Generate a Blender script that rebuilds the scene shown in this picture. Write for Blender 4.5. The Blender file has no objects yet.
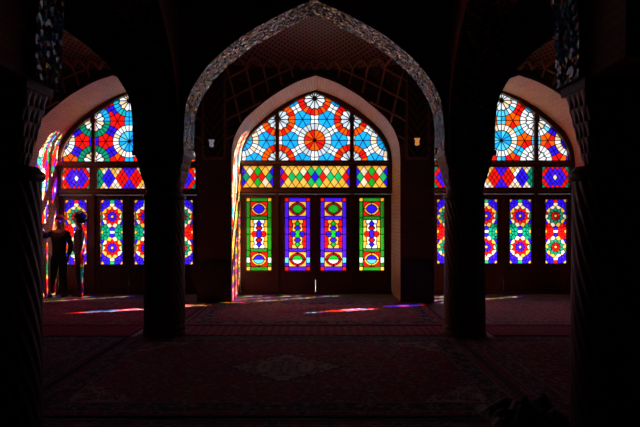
import bpy, bmesh, math, random
from math import pi, sin, cos, sqrt, atan2, radians
from mathutils import Vector, Matrix

random.seed(7)
S = bpy.context.scene
COL = S.collection

# ------------------------------------------------------------------ camera, sky, sun, exposure
FPX = 547.0                       # focal length in pixels of a 640 px wide frame
CX, CZ = 0.08, 1.60               # eye position across the hall and above the floor
cam_d = bpy.data.cameras.new('camera')
cam_d.sensor_width = 36.0
cam_d.lens = FPX / 640.0 * 36.0
cam_d.shift_y = 4.5 / 640.0
cam_d.clip_end = 400
cam = bpy.data.objects.new('camera', cam_d)
COL.objects.link(cam)
cam.location = (CX, 0.0, CZ)
cam.rotation_euler = (pi / 2, 0, 0)
S.camera = cam

world = bpy.data.worlds.new('sky')
S.world = world
world.use_nodes = True
bg = world.node_tree.nodes['Background']
bg.inputs['Color'].default_value = (0.93, 0.97, 1.0, 1)
bg.inputs['Strength'].default_value = 1.02

sun_d = bpy.data.lights.new('sun', 'SUN')
sun_d.energy = 82.0
sun_d.angle = radians(0.5)
sun_d.color = (1.0, 0.95, 0.88)
sun = bpy.data.objects.new('sun', sun_d)
COL.objects.link(sun)
sun.location = (20, 25, 12)
sun.rotation_euler = Vector((-2.0, -1.0, -1.4)).to_track_quat('-Z', 'Y').to_euler()

S.view_settings.view_transform = 'Standard'
S.view_settings.look = 'None'
S.view_settings.exposure = 0.0
S.view_settings.gamma = 1.0
S.view_settings.use_curve_mapping = False
try:
    S.cycles.transparent_max_bounces = 16
    S.cycles.max_bounces = 8
    S.cycles.diffuse_bounces = 5
except Exception:
    pass

# ------------------------------------------------------------------ key distances (metres)
YW = 11.66          # plane of the glass
YF = 10.42          # room face of the window wall
YC0, YC1 = 7.20, 7.80    # far arcade
YN0, YN1 = 3.45, 3.80    # near arcade
SB = FPX / YW
BAY = {'c': 0.0, 'l': -3.87, 'r': 3.87}
HOP = 1.61          # half width of a window opening
WIN_PROF = [(0, 1.61), (.35, 1.49), (.67, 1.32), (.95, 1.13), (1.29, .84), (1.42, .68), (1.53, .48), (1.59, .26), (1.61, 0)]
WIN_SPR = 2.705
BIG_PROF = [(0, 1.99), (.14, 1.93), (.42, 1.80), (.72, 1.64), (.95, 1.50), (1.18, 1.32), (1.38, 1.13), (1.54, .92), (1.64, .74), (1.69, .56), (1.712, .3), (1.715, 0)]
BIG_SPR = 2.49


def wx(px): return (px - 320.0) / SB + CX
def wz(py): return CZ + (218.0 - py) / SB

# ------------------------------------------------------------------ materials
def new_mat(name):
    m = bpy.data.materials.new(name)
    m.use_nodes = True
    nt = m.node_tree
    b = nt.nodes['Principled BSDF']
    return m, nt, b


class G:
    """tiny node graph writer"""
    def __init__(s, nt): s.nt = nt
    def node(s, t, **k):
        n = s.nt.nodes.new(t)
        for a, v in k.items(): setattr(n, a, v)
        return n
    def link(s, a, b): s.nt.links.new(a, b)
    def put(s, sock, v):
        if hasattr(v, 'is_output') or isinstance(v, bpy.types.NodeSocket): s.link(v, sock)
        else: sock.default_value = v
    def m(s, op, a, b=0.0, c=0.0):
        n = s.node('ShaderNodeMath', operation=op)
        s.put(n.inputs[0], a); s.put(n.inputs[1], b); s.put(n.inputs[2], c)
        return n.outputs[0]
    def mix(s, f, a, b):
        n = s.node('ShaderNodeMix', data_type='RGBA')
        s.put(n.inputs[0], f)
        s.put(n.inputs[6], a if not isinstance(a, tuple) else (*a, 1))
        s.put(n.inputs[7], b if not isinstance(b, tuple) else (*b, 1))
        return n.outputs[2]
    def coord(s, kind='Object'):
        return s.node('ShaderNodeTexCoord').outputs[kind]
    def xyz(s, v):
        n = s.node('ShaderNodeSeparateXYZ'); s.link(v, n.inputs[0]); return n.outputs
    def comb(s, x, y, z):
        n = s.node('ShaderNodeCombineXYZ')
        s.put(n.inputs[0], x); s.put(n.inputs[1], y); s.put(n.inputs[2], z); return n.outputs[0]
    def noise(s, vec, scale, detail=3, out='Fac'):
        n = s.node('ShaderNodeTexNoise'); s.link(vec, n.inputs['Vector'])
        n.inputs['Scale'].default_value = scale; n.inputs['Detail'].default_value = detail
        return n.outputs[out]
    def vor(s, vec, scale, feature='F1', out='Distance'):
        n = s.node('ShaderNodeTexVoronoi', feature=feature); s.link(vec, n.inputs['Vector'])
        n.inputs['Scale'].default_value = scale
        return n.outputs[out]
    def bump(s, h, strength=.5, dist=.01):
        n = s.node('ShaderNodeBump'); s.link(h, n.inputs['Height'])
        n.inputs['Strength'].default_value = strength; n.inputs['Distance'].default_value = dist
        return n.outputs[0]


def simple(name, col, rough=.6, noise=0.15, scale=8, metallic=0, bump=.2):
    m, nt, b = new_mat(name); g = G(nt)
    v = g.coord()
    n = g.noise(v, scale)
    dark = tuple(c * (1 - noise * 2) for c in col)
    g.link(g.mix(n, dark, tuple(min(1, c * (1 + noise)) for c in col)), b.inputs['Base Color'])
    b.inputs['Roughness'].default_value = rough
    b.inputs['Metallic'].default_value = metallic
    if bump: g.link(g.bump(g.noise(v, scale * 5), bump, .004), b.inputs['Normal'])
    return m


def brick_mat(name, c1, c2, mortar, bw=.22, bh=.055, axes='xz', rough=.75):
    m, nt, b = new_mat(name); g = G(nt)
    o = g.xyz(g.coord())
    if axes == 'xz': v = g.comb(g.m('ADD', o[0], o[1]), o[2], 0)
    else:                       # courses run round the arches: use height minus distance from the bay axis
        ax = g.m('ABSOLUTE', g.m('SUBTRACT', g.m('FLOORED_MODULO', g.m('ADD', o[0], 1.935), 3.87), 1.935))
        v = g.comb(o[1], g.m('MULTIPLY', g.m('SUBTRACT', o[2], ax), .8), 0)
    n = g.node('ShaderNodeTexBrick'); g.link(v, n.inputs['Vector'])
    n.inputs['Color1'].default_value = (*c1, 1); n.inputs['Color2'].default_value = (*c2, 1)
    n.inputs['Mortar'].default_value = (*mortar, 1)
    n.inputs['Scale'].default_value = 1
    n.inputs['Brick Width'].default_value = bw; n.inputs['Row Height'].default_value = bh
    n.inputs['Mortar Size'].default_value = .006
    g.link(n.outputs['Color'], b.inputs['Base Color'])
    g.link(g.bump(g.m('MULTIPLY', n.outputs['Fac'], -1.0), .6, .006), b.inputs['Normal'])
    b.inputs['Roughness'].default_value = rough
    return m


M = {}
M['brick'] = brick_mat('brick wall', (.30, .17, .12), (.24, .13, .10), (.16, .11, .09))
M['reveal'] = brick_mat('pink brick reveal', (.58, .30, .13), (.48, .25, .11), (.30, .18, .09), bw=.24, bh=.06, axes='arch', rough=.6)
M['plaster'] = simple('dark plaster', (.16, .11, .09), .8, .2, 3)
M['stone'] = simple('dark stone dado', (.06, .045, .045), .6, .25, 4, bump=.1)
M['wood'] = simple('dark red brown wood', (.085, .026, .016), .45, .2, 14, bump=.3)
M['wood2'] = simple('worn brown frame wood', (.16, .07, .03), .5, .25, 10, bump=.3)
M['lead'] = simple('dark lattice bars', (.010, .008, .010), .6, .1, 20, bump=0)
M['column'] = simple('carved column stone', (.12, .08, .06), .45, .25, 6, bump=.4)
M['rib'] = simple('rib brick', (.62, .38, .25), .6, .2, 12)
M['ground'] = simple('courtyard paving', (.100, .100, .097), .8, .1, .6, bump=0)
M['floor'] = simple('worn grey floor stone', (.11, .10, .095), .5, .2, 3, bump=.1)
M['iron'] = simple('dark iron', (.05, .045, .04), .4, .1, 20, metallic=.6, bump=0)


def tile_mat():
    """glazed mosaic tiles on arch soffits: shiny, every tessera tilted a little"""
    m, nt, b = new_mat('glazed mosaic tile'); g = G(nt)
    v = g.coord()
    n = g.node('ShaderNodeTexVoronoi'); g.link(v, n.inputs['Vector']); n.inputs['Scale'].default_value = 34
    colr = g.xyz(n.outputs['Color'])
    big = g.vor(v, 2.6)
    c = g.mix(g.m('GREATER_THAN', colr[0], .72), (.034, .024, .018), (.44, .30, .08))
    c = g.mix(g.m('GREATER_THAN', colr[1], .72), c, (.03, .05, .05))
    c = g.mix(g.m('LESS_THAN', big, .16), c, (.10, .12, .05))
    wz_ = g.xyz(v)[2]           # blue-green reflected window light, painted as tile colour just above the springing
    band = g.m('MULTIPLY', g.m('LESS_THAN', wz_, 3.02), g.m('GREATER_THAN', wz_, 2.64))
    refl = g.mix(g.m('GREATER_THAN', colr[2], .5), (.03, .42, .42), (.05, .09, .50))
    refl = g.mix(g.m('GREATER_THAN', colr[0], .7), refl, (.03, .03, .04))
    c = g.mix(band, c, refl)
    g.link(c, b.inputs['Base Color'])
    g.link(g.m('MULTIPLY', g.m('GREATER_THAN', colr[0], .72), .7), b.inputs['Metallic'])
    b.inputs['Roughness'].default_value = .2
    b.inputs['Specular IOR Level'].default_value = .12
    nm = g.node('ShaderNodeVectorMath', operation='SUBTRACT')
    g.link(n.outputs['Color'], nm.inputs[0]); nm.inputs[1].default_value = (.5, .5, .5)
    sc = g.node('ShaderNodeVectorMath', operation='SCALE'); g.link(nm.outputs[0], sc.inputs[0]); sc.inputs['Scale'].default_value = .8
    geo = g.node('ShaderNodeNewGeometry')
    ad = g.node('ShaderNodeVectorMath', operation='ADD'); g.link(geo.outputs['Normal'], ad.inputs[0]); g.link(sc.outputs[0], ad.inputs[1])
    nn = g.node('ShaderNodeVectorMath', operation='NORMALIZE'); g.link(ad.outputs[0], nn.inputs[0])
    g.link(nn.outputs[0], b.inputs['Normal'])
    return m


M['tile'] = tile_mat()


def zigzag_mat():
    m, nt, b = new_mat('zigzag brickwork'); g = G(nt)
    o = g.xyz(g.coord())
    px = g.m('PINGPONG', g.m('ADD', o[0], .0), .215)
    t = g.m('FRACT', g.m('MULTIPLY', g.m('ADD', g.m('MULTIPLY', px, 1.5), o[2]), 5.2))
    st = g.m('GREATER_THAN', t, .5)
    br = g.m('GREATER_THAN', g.m('FRACT', g.m('MULTIPLY', o[2], 26)), .18)
    c = g.mix(g.m('MULTIPLY', st, br), (.035, .03, .035), (.24, .15, .11))
    g.link(c, b.inputs['Base Color'])
    g.link(g.bump(st, .6, .01), b.inputs['Normal'])
    b.inputs['Roughness'].default_value = .6
    return m


M['zigzag'] = zigzag_mat()


def vault_mat():
    """brick vault set with small dark square tiles in diagonal rows"""
    m, nt, b = new_mat('dotted brick vault'); g = G(nt)
    o = g.xyz(g.coord('UV'))
    k = 9.0
    a = g.m('MULTIPLY', o[0], k); c_ = g.m('MULTIPLY', o[1], k)
    u = g.m('FRACT', g.m('ADD', a, c_)); v = g.m('FRACT', g.m('SUBTRACT', a, c_))
    d = g.m('MAXIMUM', g.m('ABSOLUTE', g.m('SUBTRACT', u, .5)), g.m('ABSOLUTE', g.m('SUBTRACT', v, .5)))
    dot = g.m('LESS_THAN', d, .27)
    big = g.vor(g.comb(o[0], o[1], 0), 3.0)
    dot = g.m('MULTIPLY', dot, g.m('GREATER_THAN', big, .12))
    c = g.mix(dot, (.34, .19, .12), (.025, .025, .04))
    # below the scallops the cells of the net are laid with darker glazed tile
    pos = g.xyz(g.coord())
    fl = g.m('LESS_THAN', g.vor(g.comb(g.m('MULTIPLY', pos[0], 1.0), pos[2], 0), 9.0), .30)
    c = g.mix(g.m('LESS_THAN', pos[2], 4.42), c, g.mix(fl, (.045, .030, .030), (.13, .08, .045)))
    g.link(c, b.inputs['Base Color'])
    b.inputs['Roughness'].default_value = .5
    g.link(g.bump(dot, .5, .01), b.inputs['Normal'])
    return m


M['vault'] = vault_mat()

GLASS = {
    'cyan': (.012, .40, .95), 'sky': (.10, .62, .95), 'red': (.85, .008, .006), 'orange': (.98, .10, .004),
    'white': (.93, .95, .97), 'grey': (.58, .66, .74), 'cream': (.90, .66, .42), 'amber': (.97, .42, .045),
    'blue': (.025, .008, .80), 'violet': (.060, .009, .82), 'green': (.010, .34, .018), 'teal': (.004, .26, .14),
    'aqua': (.01, .42, .50), 'crimson': (.42, .004, .012), 'jade': (.012, .48, .12), 'gold': (1.0, .50, .08),
    'leaf': (.018, .21, .012),
    'pale': (.60, .78, .72),
}


def glass_mat(name, c):
    m, nt, b = new_mat(name + ' glass'); g = G(nt)
    nt.nodes.remove(b)
    out = nt.nodes['Material Output']
    oi = g.node('ShaderNodeObjectInfo')
    geo = g.node('ShaderNodeNewGeometry')
    n = g.noise(geo.outputs['Position'], 16, 3)
    f = g.m('ADD', g.m('MULTIPLY', oi.outputs['Random'], .28), g.m('MULTIPLY', n, .45))
    f = g.m('ADD', f, .62)
    sc = g.node('ShaderNodeVectorMath', operation='SCALE'); sc.inputs[0].default_value = c; g.link(f, sc.inputs['Scale'])
    mn = g.node('ShaderNodeVectorMath', operation='MINIMUM'); g.link(sc.outputs[0], mn.inputs[0]); mn.inputs[1].default_value = (1, 1, 1)
    t = g.node('ShaderNodeBsdfTransparent'); g.link(mn.outputs[0], t.inputs[0])
    tl = g.node('ShaderNodeBsdfTranslucent'); g.link(mn.outputs[0], tl.inputs[0])
    mx = g.node('ShaderNodeMixShader'); mx.inputs[0].default_value = .04
    g.link(t.outputs[0], mx.inputs[1]); g.link(tl.outputs[0], mx.inputs[2])
    gl = g.node('ShaderNodeBsdfGlossy'); gl.inputs['Roughness'].default_value = .12
    m2 = g.node('ShaderNodeMixShader'); m2.inputs[0].default_value = .02
    g.link(mx.outputs[0], m2.inputs[1]); g.link(gl.outputs[0], m2.inputs[2])
    g.link(m2.outputs[0], out.inputs['Surface'])
    return m


GM = {k: glass_mat(k, c) for k, c in GLASS.items()}
mclear, nt_, b_ = new_mat('clear outer face of the glass')
g_ = G(nt_); nt_.nodes.remove(b_)
t_ = g_.node('ShaderNodeBsdfTransparent'); g_.link(t_.outputs[0], nt_.nodes['Material Output'].inputs['Surface'])

# ------------------------------------------------------------------ mesh helpers
def link_obj(name, me, mats, parent=None, loc=(0, 0, 0)):
    o = bpy.data.objects.new(name, me)
    COL.objects.link(o)
    if not isinstance(mats, (list, tuple)): mats = [mats]
    if len(me.materials) == 0:
        for m in mats: me.materials.append(m)
    o.location = loc
    if parent: o.parent = parent
    return o


def empty(name, loc, label, cat, group=None, kind=None):
    o = bpy.data.objects.new(name, None)
    COL.objects.link(o)
    o.location = loc
    o.empty_display_size = .1
    if kind: o['kind'] = kind
    if label: o['label'] = label
    if cat: o['category'] = cat
    if group: o['group'] = group
    return o


def tag(o, label=None, cat=None, group=None, kind=None):
    if label: o['label'] = label
    if cat: o['category'] = cat
    if group: o['group'] = group
    if kind: o['kind'] = kind
    return o


class MB:
    def __init__(s): s.v = []; s.f = []; s.mi = []
    def face(s, pts, mi=0):
        n = len(s.v); s.v += [tuple(p) for p in pts]; s.f.append(tuple(range(n, n + len(pts)))); s.mi.append(mi)
    def box(s, x0, x1, y0, y1, z0, z1, mi=0):
        n = len(s.v)
        s.v += [(x, y, z) for z in (z0, z1) for y in (y0, y1) for x in (x0, x1)]
        for q in ((0, 2, 3, 1), (4, 5, 7, 6), (0, 1, 5, 4), (2, 6, 7, 3), (0, 4, 6, 2), (1, 3, 7, 5)):
            s.f.append(tuple(n + i for i in q)); s.mi.append(mi)
    def prism_y(s, poly, y0, y1, mf=0, mb=0):
        """poly: list of (x, z); prism between y0 (front) and y1"""
        n = len(s.v); k = len(poly)
        a = sum(poly[i][0] * poly[(i + 1) % k][1] - poly[(i + 1) % k][0] * poly[i][1] for i in range(k))
        if a < 0: poly = poly[::-1]
        s.v += [(x, y0, z) for x, z in poly] + [(x, y1, z) for x, z in poly]
        s.f.append(tuple(n + i for i in range(k))); s.mi.append(mf)
        s.f.append(tuple(n + k + i for i in reversed(range(k)))); s.mi.append(mb)
        for i in range(k):
            j = (i + 1) % k
            s.f.append((n + i, n + k + i, n + k + j, n + j)); s.mi.append(mb)
    def grid(s, rows, closed=False, mi=0):
        n = len(s.v); w = len(rows[0])
        for r in rows: s.v += [tuple(p) for p in r]
        for i in range(len(rows) - 1):
            for j in range(w if closed else w - 1):
                j2 = (j + 1) % w
                s.f.append((n + i * w + j, n + i * w + j2, n + (i + 1) * w + j2, n + (i + 1) * w + j)); s.mi.append(mi)
    def tube(s, pts, r, seg=6):
        rows = []
        for i, p in enumerate(pts):
            p = Vector(p)
            a = Vector(pts[max(0, i - 1)]); b = Vector(pts[min(len(pts) - 1, i + 1)])
            t = (b - a).normalized()
            up = Vector((0, 0, 1)) if abs(t.z) < .9 else Vector((1, 0, 0))
            e1 = t.cross(up).normalized(); e2 = t.cross(e1)
            rows.append([p + (e1 * cos(2 * pi * k / seg) + e2 * sin(2 * pi * k / seg)) * r for k in range(seg)])
        s.grid(rows, closed=True)
        s.face(rows[0][::-1]); s.face(rows[-1])
    def mesh(s, name, smooth=False):
        me = bpy.data.meshes.new(name)
        me.from_pydata(s.v, [], s.f)
        if any(s.mi): me.polygons.foreach_set('material_index', s.mi)
        if smooth: me.polygons.foreach_set('use_smooth', [True] * len(s.f))
        me.update()
        return me
    def build(s, name, mats, parent=None, smooth=False, loc=(0, 0, 0)):
        return link_obj(name, s.mesh(name, smooth), mats, parent, loc)


def prof_z(prof, d):
    d = abs(d)
    for (a, za), (b, zb) in zip(prof, prof[1:]):
        if a <= d <= b: return za + (zb - za) * (d - a) / (b - a)
    return 0.0


def subdiv_prof(prof, n=5):
    """smooth the half profile with a Catmull spline"""
    pts = [prof[0]]
    P = [(-prof[1][0], prof[1][1])] + list(prof)
    P = [(2 * prof[0][0] - prof[1][0] * 1.0, 2 * prof[0][1] - prof[1][1])] + list(prof) + [(prof[-1][0], prof[-1][1] - .3)]
    for i in range(1, len(P) - 2):
        p0, p1, p2, p3 = P[i - 1], P[i], P[i + 1], P[i + 2]
        for k in range(1, n + 1):
            t = k / n
            pts.append(tuple(.5 * ((2 * p1[j]) + (-p0[j] + p2[j]) * t + (2 * p0[j] - 5 * p1[j] + 4 * p2[j] - p3[j]) * t * t + (-p0[j] + 3 * p1[j] - 3 * p2[j] + p3[j]) * t ** 3) for j in (0, 1)))
    return pts


def arch_wall(mb, u0, u1, c, prof, spr, ztop, y0, y1, axis='x', zbot=None, soffit=1, face=0):
    """wall slab between u0 and u1 with a pointed opening centred at c, in vertical strips"""
    hp = subdiv_prof(prof, 4)
    right = [(c + x, spr + z) for x, z in hp]
    left = [(c - x, spr + z) for x, z in hp[1:]][::-1]
    line = left + right
    if zbot is not None: line = [(line[0][0], zbot)] + line + [(line[-1][0], zbot)]
    def P(u, y, z): return (u, y, z) if axis == 'x' else (y, u, z)
    zb = zbot if zbot is not None else spr
    flip = axis != 'x'
    def F(p, mi): mb.face(p[::-1] if flip else p, mi)
    for (a, za), (b, zb2) in zip(line, line[1:]):
        if abs(b - a) > 1e-6:
            F([P(a, y0, za), P(b, y0, zb2), P(b, y0, ztop), P(a, y0, ztop)], face)
            F([P(b, y1, zb2), P(a, y1, za), P(a, y1, ztop), P(b, y1, ztop)], face)
        F([P(a, y0, za), P(a, y1, za), P(b, y1, zb2), P(b, y0, zb2)], soffit)
    for a, b in ((u0, line[0][0]), (line[-1][0], u1)):
        if b - a > 1e-4:
            F([P(a, y0, zb), P(b, y0, zb), P(b, y0, ztop), P(a, y0, ztop)], face)
            F([P(b, y1, zb), P(a, y1, zb), P(a, y1, ztop), P(b, y1, ztop)], face)
            F([P(a, y0, zb), P(a, y1, zb), P(b, y1, zb), P(b, y0, zb)], face)
    F([P(u0, y0, ztop), P(u1, y0, ztop), P(u1, y1, ztop), P(u0, y1, ztop)], face)
    F([P(u0, y0, zb), P(u0, y0, ztop), P(u0, y1, ztop), P(u0, y1, zb)], face)
    F([P(u1, y1, zb), P(u1, y1, ztop), P(u1, y0, ztop), P(u1, y0, zb)], face)

# ------------------------------------------------------------------ shell
XL, XR, YB = -6.15, 6.15, -2.2
ZT = 5.5
def structure(o): o['kind'] = 'structure'; return o

b = MB(); b.box(XL - .3, XR + .3, YB - .3, YW + .04, -.25, 0); structure(b.build('floor', M['floor']))
b = MB(); b.box(XL - .3, XR + .3, YB - .3, YW + .04, ZT, ZT + .3); structure(b.build('ceiling', M['plaster']))
b = MB(); b.box(XL - .3, XL, YB, YW + .04, 0, ZT); structure(b.build('wall_left', M['brick']))
b = MB(); b.box(XR, XR + .3, YB, YW + .04, 0, ZT); structure(b.build('wall_right', M['brick']))
b = MB(); b.box(XL - .3, XR + .3, YB - .3, YB, 0, ZT); structure(b.build('wall_back', M['brick']))
# outer wall with three arched openings
b = MB()
arch_wall(b, -1.935, 1.935, 0.0, WIN_PROF, WIN_SPR, ZT, YF, YW + .04)
arch_wall(b, XL, -1.935, BAY['l'], WIN_PROF, WIN_SPR, ZT, YF, YW + .04)
arch_wall(b, 1.935, XR, BAY['r'], WIN_PROF, WIN_SPR, ZT, YF, YW + .04)
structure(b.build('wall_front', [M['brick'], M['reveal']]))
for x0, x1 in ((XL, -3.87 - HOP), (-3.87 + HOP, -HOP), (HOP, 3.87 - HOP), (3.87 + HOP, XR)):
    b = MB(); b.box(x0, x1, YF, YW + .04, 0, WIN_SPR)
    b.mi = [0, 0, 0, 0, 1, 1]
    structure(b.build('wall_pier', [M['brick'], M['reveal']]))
# dark stone dado slabs and ledge on the piers between the windows
n = 1
for x0, x1 in ((XL + .001, -5.49), (-2.25, -1.62), (1.62, 2.25), (5.49, XR - .001)):
    b = MB(); b.box(x0, x1, YF - .025, YF - .001, 0, .76)
    o = structure(b.build('trim_%d' % n, M['stone']))
    b = MB(); b.box(x0 - .0, x1, YF - .04, YF - .001, .76, .80); b.build('ledge', M['stone'], o)
    n += 1
# zigzag brick panels high on the piers
for x0, x1 in ((XL + .001, -5.60), (-2.14, -1.73), (1.73, 2.14), (5.60, XR - .001)):
    b = MB(); b.box(x0, x1, YF - .03, YF - .001, 2.76, 4.60)
    o = structure(b.build('trim_%d' % n, M['zigzag'])); n += 1
    b = MB(); b.box(x0, x1, YF - .045, YF - .001, 2.70, 2.76)
    for e in (x0, x1): b.box(e - .018, e + .018, YF - .045, YF - .001, 2.76, 4.60)
    b.build('moulding', M['rib'], o)

# arcades
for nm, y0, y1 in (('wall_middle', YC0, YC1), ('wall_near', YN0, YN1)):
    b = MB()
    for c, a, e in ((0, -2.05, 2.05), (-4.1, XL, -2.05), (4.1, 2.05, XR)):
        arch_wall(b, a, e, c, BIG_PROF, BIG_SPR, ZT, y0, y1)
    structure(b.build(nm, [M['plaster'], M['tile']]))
TR = [(x * (1.625 / 1.715), z) for x, z in BIG_PROF]
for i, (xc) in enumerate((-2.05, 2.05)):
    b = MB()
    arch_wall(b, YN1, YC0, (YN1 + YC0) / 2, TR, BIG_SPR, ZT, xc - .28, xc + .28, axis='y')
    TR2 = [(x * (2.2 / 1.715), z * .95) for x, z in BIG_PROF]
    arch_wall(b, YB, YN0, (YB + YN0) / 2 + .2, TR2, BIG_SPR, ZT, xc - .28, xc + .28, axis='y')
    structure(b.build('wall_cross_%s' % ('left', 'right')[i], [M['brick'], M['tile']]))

# net vaults over the window bays: a concave brick shell with raised ribs
def net_pt(cx, x, t, off=0.0):
    ax = abs(x)
    base = max(WIN_SPR + prof_z(WIN_PROF, ax) + .05, 3.0) if ax < 1.72 else 4.5
    if t <= 1:
        ph = t * pi / 2
        y = YF - .005 - 1.35 * (1 - cos(ph)); z = base + (4.98 - base) * sin(ph)
        # inward normal roughly down and forward
        return (cx + x, y - off * cos(ph), z - off * sin(ph))
    q = t - 1
    y = YF - 1.355 - (YF - 1.355 - YC1) * q
    z = 4.98 - .42 * q * q * q - .1 * (ax / 1.9) ** 4 * q
    return (cx + x, y, z - off)

vn = 1
for key in ('c', 'l', 'r'):
    cx = BAY[key]
    xs = [-1.93, -1.721] + [-1.72 + 3.44 * i / 48 for i in range(49)] + [1.721, 1.93]
    ts = [i / 20 for i in range(20)] + [1 + i / 14 for i in range(15)]
    rows = [[net_pt(cx, x, t) for x in xs] for t in ts]
    b = MB(); b.grid(rows)
    me = b.mesh('vault')
    me.materials.append(M['vault'])
    uv = me.uv_layers.new(name='UVMap')
    w = len(xs)
    acc = [0.0]
    for i in range(1, len(ts)):
        acc.append(acc[-1] + (Vector(rows[i][w // 2 + 12]) - Vector(rows[i - 1][w // 2 + 12])).length)
    for p in me.polygons:
        for li in p.loop_indices:
            vi = me.loops[li].vertex_index
            uv.data[li].uv = (xs[vi % w], acc[vi // w])
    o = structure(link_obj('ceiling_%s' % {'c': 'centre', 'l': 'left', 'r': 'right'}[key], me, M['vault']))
    # ribs: a net of steep and shallow ribs mirrored about the bay axis, closed above by a row of scallops
    ZN = 4.42
    def on_net(x, z):
        base = net_pt(0, x, 0)[2]
        if z < base - 1e-4 or z > 4.97 or abs(x) > 1.70: return None
        t = math.asin(max(0, min(1, (z - base) / (4.98 - base)))) * 2 / pi
        return net_pt(cx, x, t, .012)
    def rib(samples):
        run = []
        for q in samples + [(9, 0)]:
            p = on_net(*q)
            if p: run.append(p); continue
            if len(run) > 2:
                rb = MB(); rb.tube(run, .023, 5); rb.build('rib', M['rib'], o, smooth=True)
            run = []
    for sg in (-1, 1):
        for xt in (1.64, 1.30, .98, .70, .46):
            rib([(sg * (xt - .30 * q), ZN - 1.5 * q + .10 * q * q) for q in [i / 20 for i in range(21)]])
        for z0 in (2.75, 3.10, 3.45, 3.80, 4.15):
            rib([(sg * (1.70 - 1.6 * q), z0 + .95 * q - .18 * q * q) for q in [i / 24 for i in range(25)] if z0 + .95 * q - .18 * q * q < ZN])
        tops = [1.70, 1.64, 1.30, .98, .70, .46, .24, 0]
        for a, e in zip(tops[1:], tops[2:]):
            rib([(sg * (a + (e - a) * q), ZN + .13 * sin(pi * q)) for q in [i / 8 for i in range(9)]])

# rest of the vaulting between and before the arcades
def pillow(name, x0, x1, y0, y1):
    rows = []
    for j in range(17):
        r = []
        for i in range(17):
            u = -1 + i / 8; v = -1 + j / 8
            r.append((x0 + (x1 - x0) * (u + 1) / 2, y0 + (y1 - y0) * (v + 1) / 2, 4.56 + .8 * (1 - u * u) ** .6 * (1 - v * v) ** .6 if abs(u) < 1 and abs(v) < 1 else 4.56))
        rows.append(r)
    b = MB(); b.grid(rows); structure(b.build(name, M['brick'], smooth=True))
k = 0
for x0, x1 in ((XL, -2.38), (-1.72, 1.72), (2.38, XR)):
    for y0, y1 in ((YN1, YC0), (YB, YN0)):
        k += 1; pillow('ceiling_vault_%d' % k, x0, x1, y0, y1)

# courtyard outside
b = MB(); b.box(-60, 60, YW + .04, 90, -.3, -.05); structure(b.build('ground', M['ground']))

# ------------------------------------------------------------------ stained glass
LW = .0075        # half width of a lattice bar

def clip_half(poly, ax, ay, bx, by, off=0.0):
    """keep what lies left of a->b, moved inward by off"""
    L = sqrt((bx - ax) ** 2 + (by - ay) ** 2)
    if L < 1e-9: return poly
    nx, ny = -(by - ay) / L, (bx - ax) / L
    out = []
    k = len(poly)
    ds = [(p[0] - ax) * nx + (p[1] - ay) * ny - off for p in poly]
    for i in range(k):
        j = (i + 1) % k
        if ds[i] >= 0: out.append(poly[i])
        if (ds[i] >= 0) != (ds[j] >= 0):
            t = ds[i] / (ds[i] - ds[j])
            out.append((poly[i][0] + (poly[j][0] - poly[i][0]) * t, poly[i][1] + (poly[j][1] - poly[i][1]) * t))
    return out


def area(p):
    return .5 * sum(p[i][0] * p[(i + 1) % len(p)][1] - p[(i + 1) % len(p)][0] * p[i][1] for i in range(len(p)))


def ccw(p): return p if area(p) > 0 else p[::-1]


def clean(p, eps=2e-4):
    out = []
    for q in p:
        if not out or (abs(q[0] - out[-1][0]) + abs(q[1] - out[-1][1])) > eps: out.append(q)
    if len(out) > 1 and (abs(out[0][0] - out[-1][0]) + abs(out[0][1] - out[-1][1])) < eps: out.pop()
    return out


def clip_poly(poly, region):
    region = ccw(region)
    for i in range(len(region)):
        a = region[i]; b_ = region[(i + 1) % len(region)]
        poly = clip_half(poly, a[0], a[1], b_[0], b_[1])
        if len(poly) < 3: return []
    return clean(poly)


def inset(poly, w):
    poly = ccw(clean(poly))
    k = len(poly)
    if k < 3: return []
    def cr(a, b_, c): return (b_[0] - a[0]) * (c[1] - b_[1]) - (b_[1] - a[1]) * (c[0] - b_[0])
    if min(cr(poly[i - 1], poly[i], poly[(i + 1) % k]) for i in range(k)) < -1e-7:
        out = []                      # concave: move every corner along its bisector
        for i in range(k):
            a, p, c = poly[i - 1], poly[i], poly[(i + 1) % k]
            l1 = sqrt((p[0] - a[0]) ** 2 + (p[1] - a[1]) ** 2); l2 = sqrt((c[0] - p[0]) ** 2 + (c[1] - p[1]) ** 2)
            n1 = (-(p[1] - a[1]) / l1, (p[0] - a[0]) / l1); n2 = (-(c[1] - p[1]) / l2, (c[0] - p[0]) / l2)
            bx, by = n1[0] + n2[0], n1[1] + n2[1]
            q = max(.5, (bx * bx + by * by) / 2)
            out.append((p[0] + bx * w / q, p[1] + by * w / q))
        return out
    out = poly
    for i in range(len(poly)):
        a = poly[i]; b_ = poly[(i + 1) % len(poly)]; c = poly[(i + 2) % len(poly)]
        out = clip_half(out, a[0], a[1], b_[0], b_[1], w)
        if len(out) < 3: return []
    return clean(out)


HUBS = []


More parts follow.
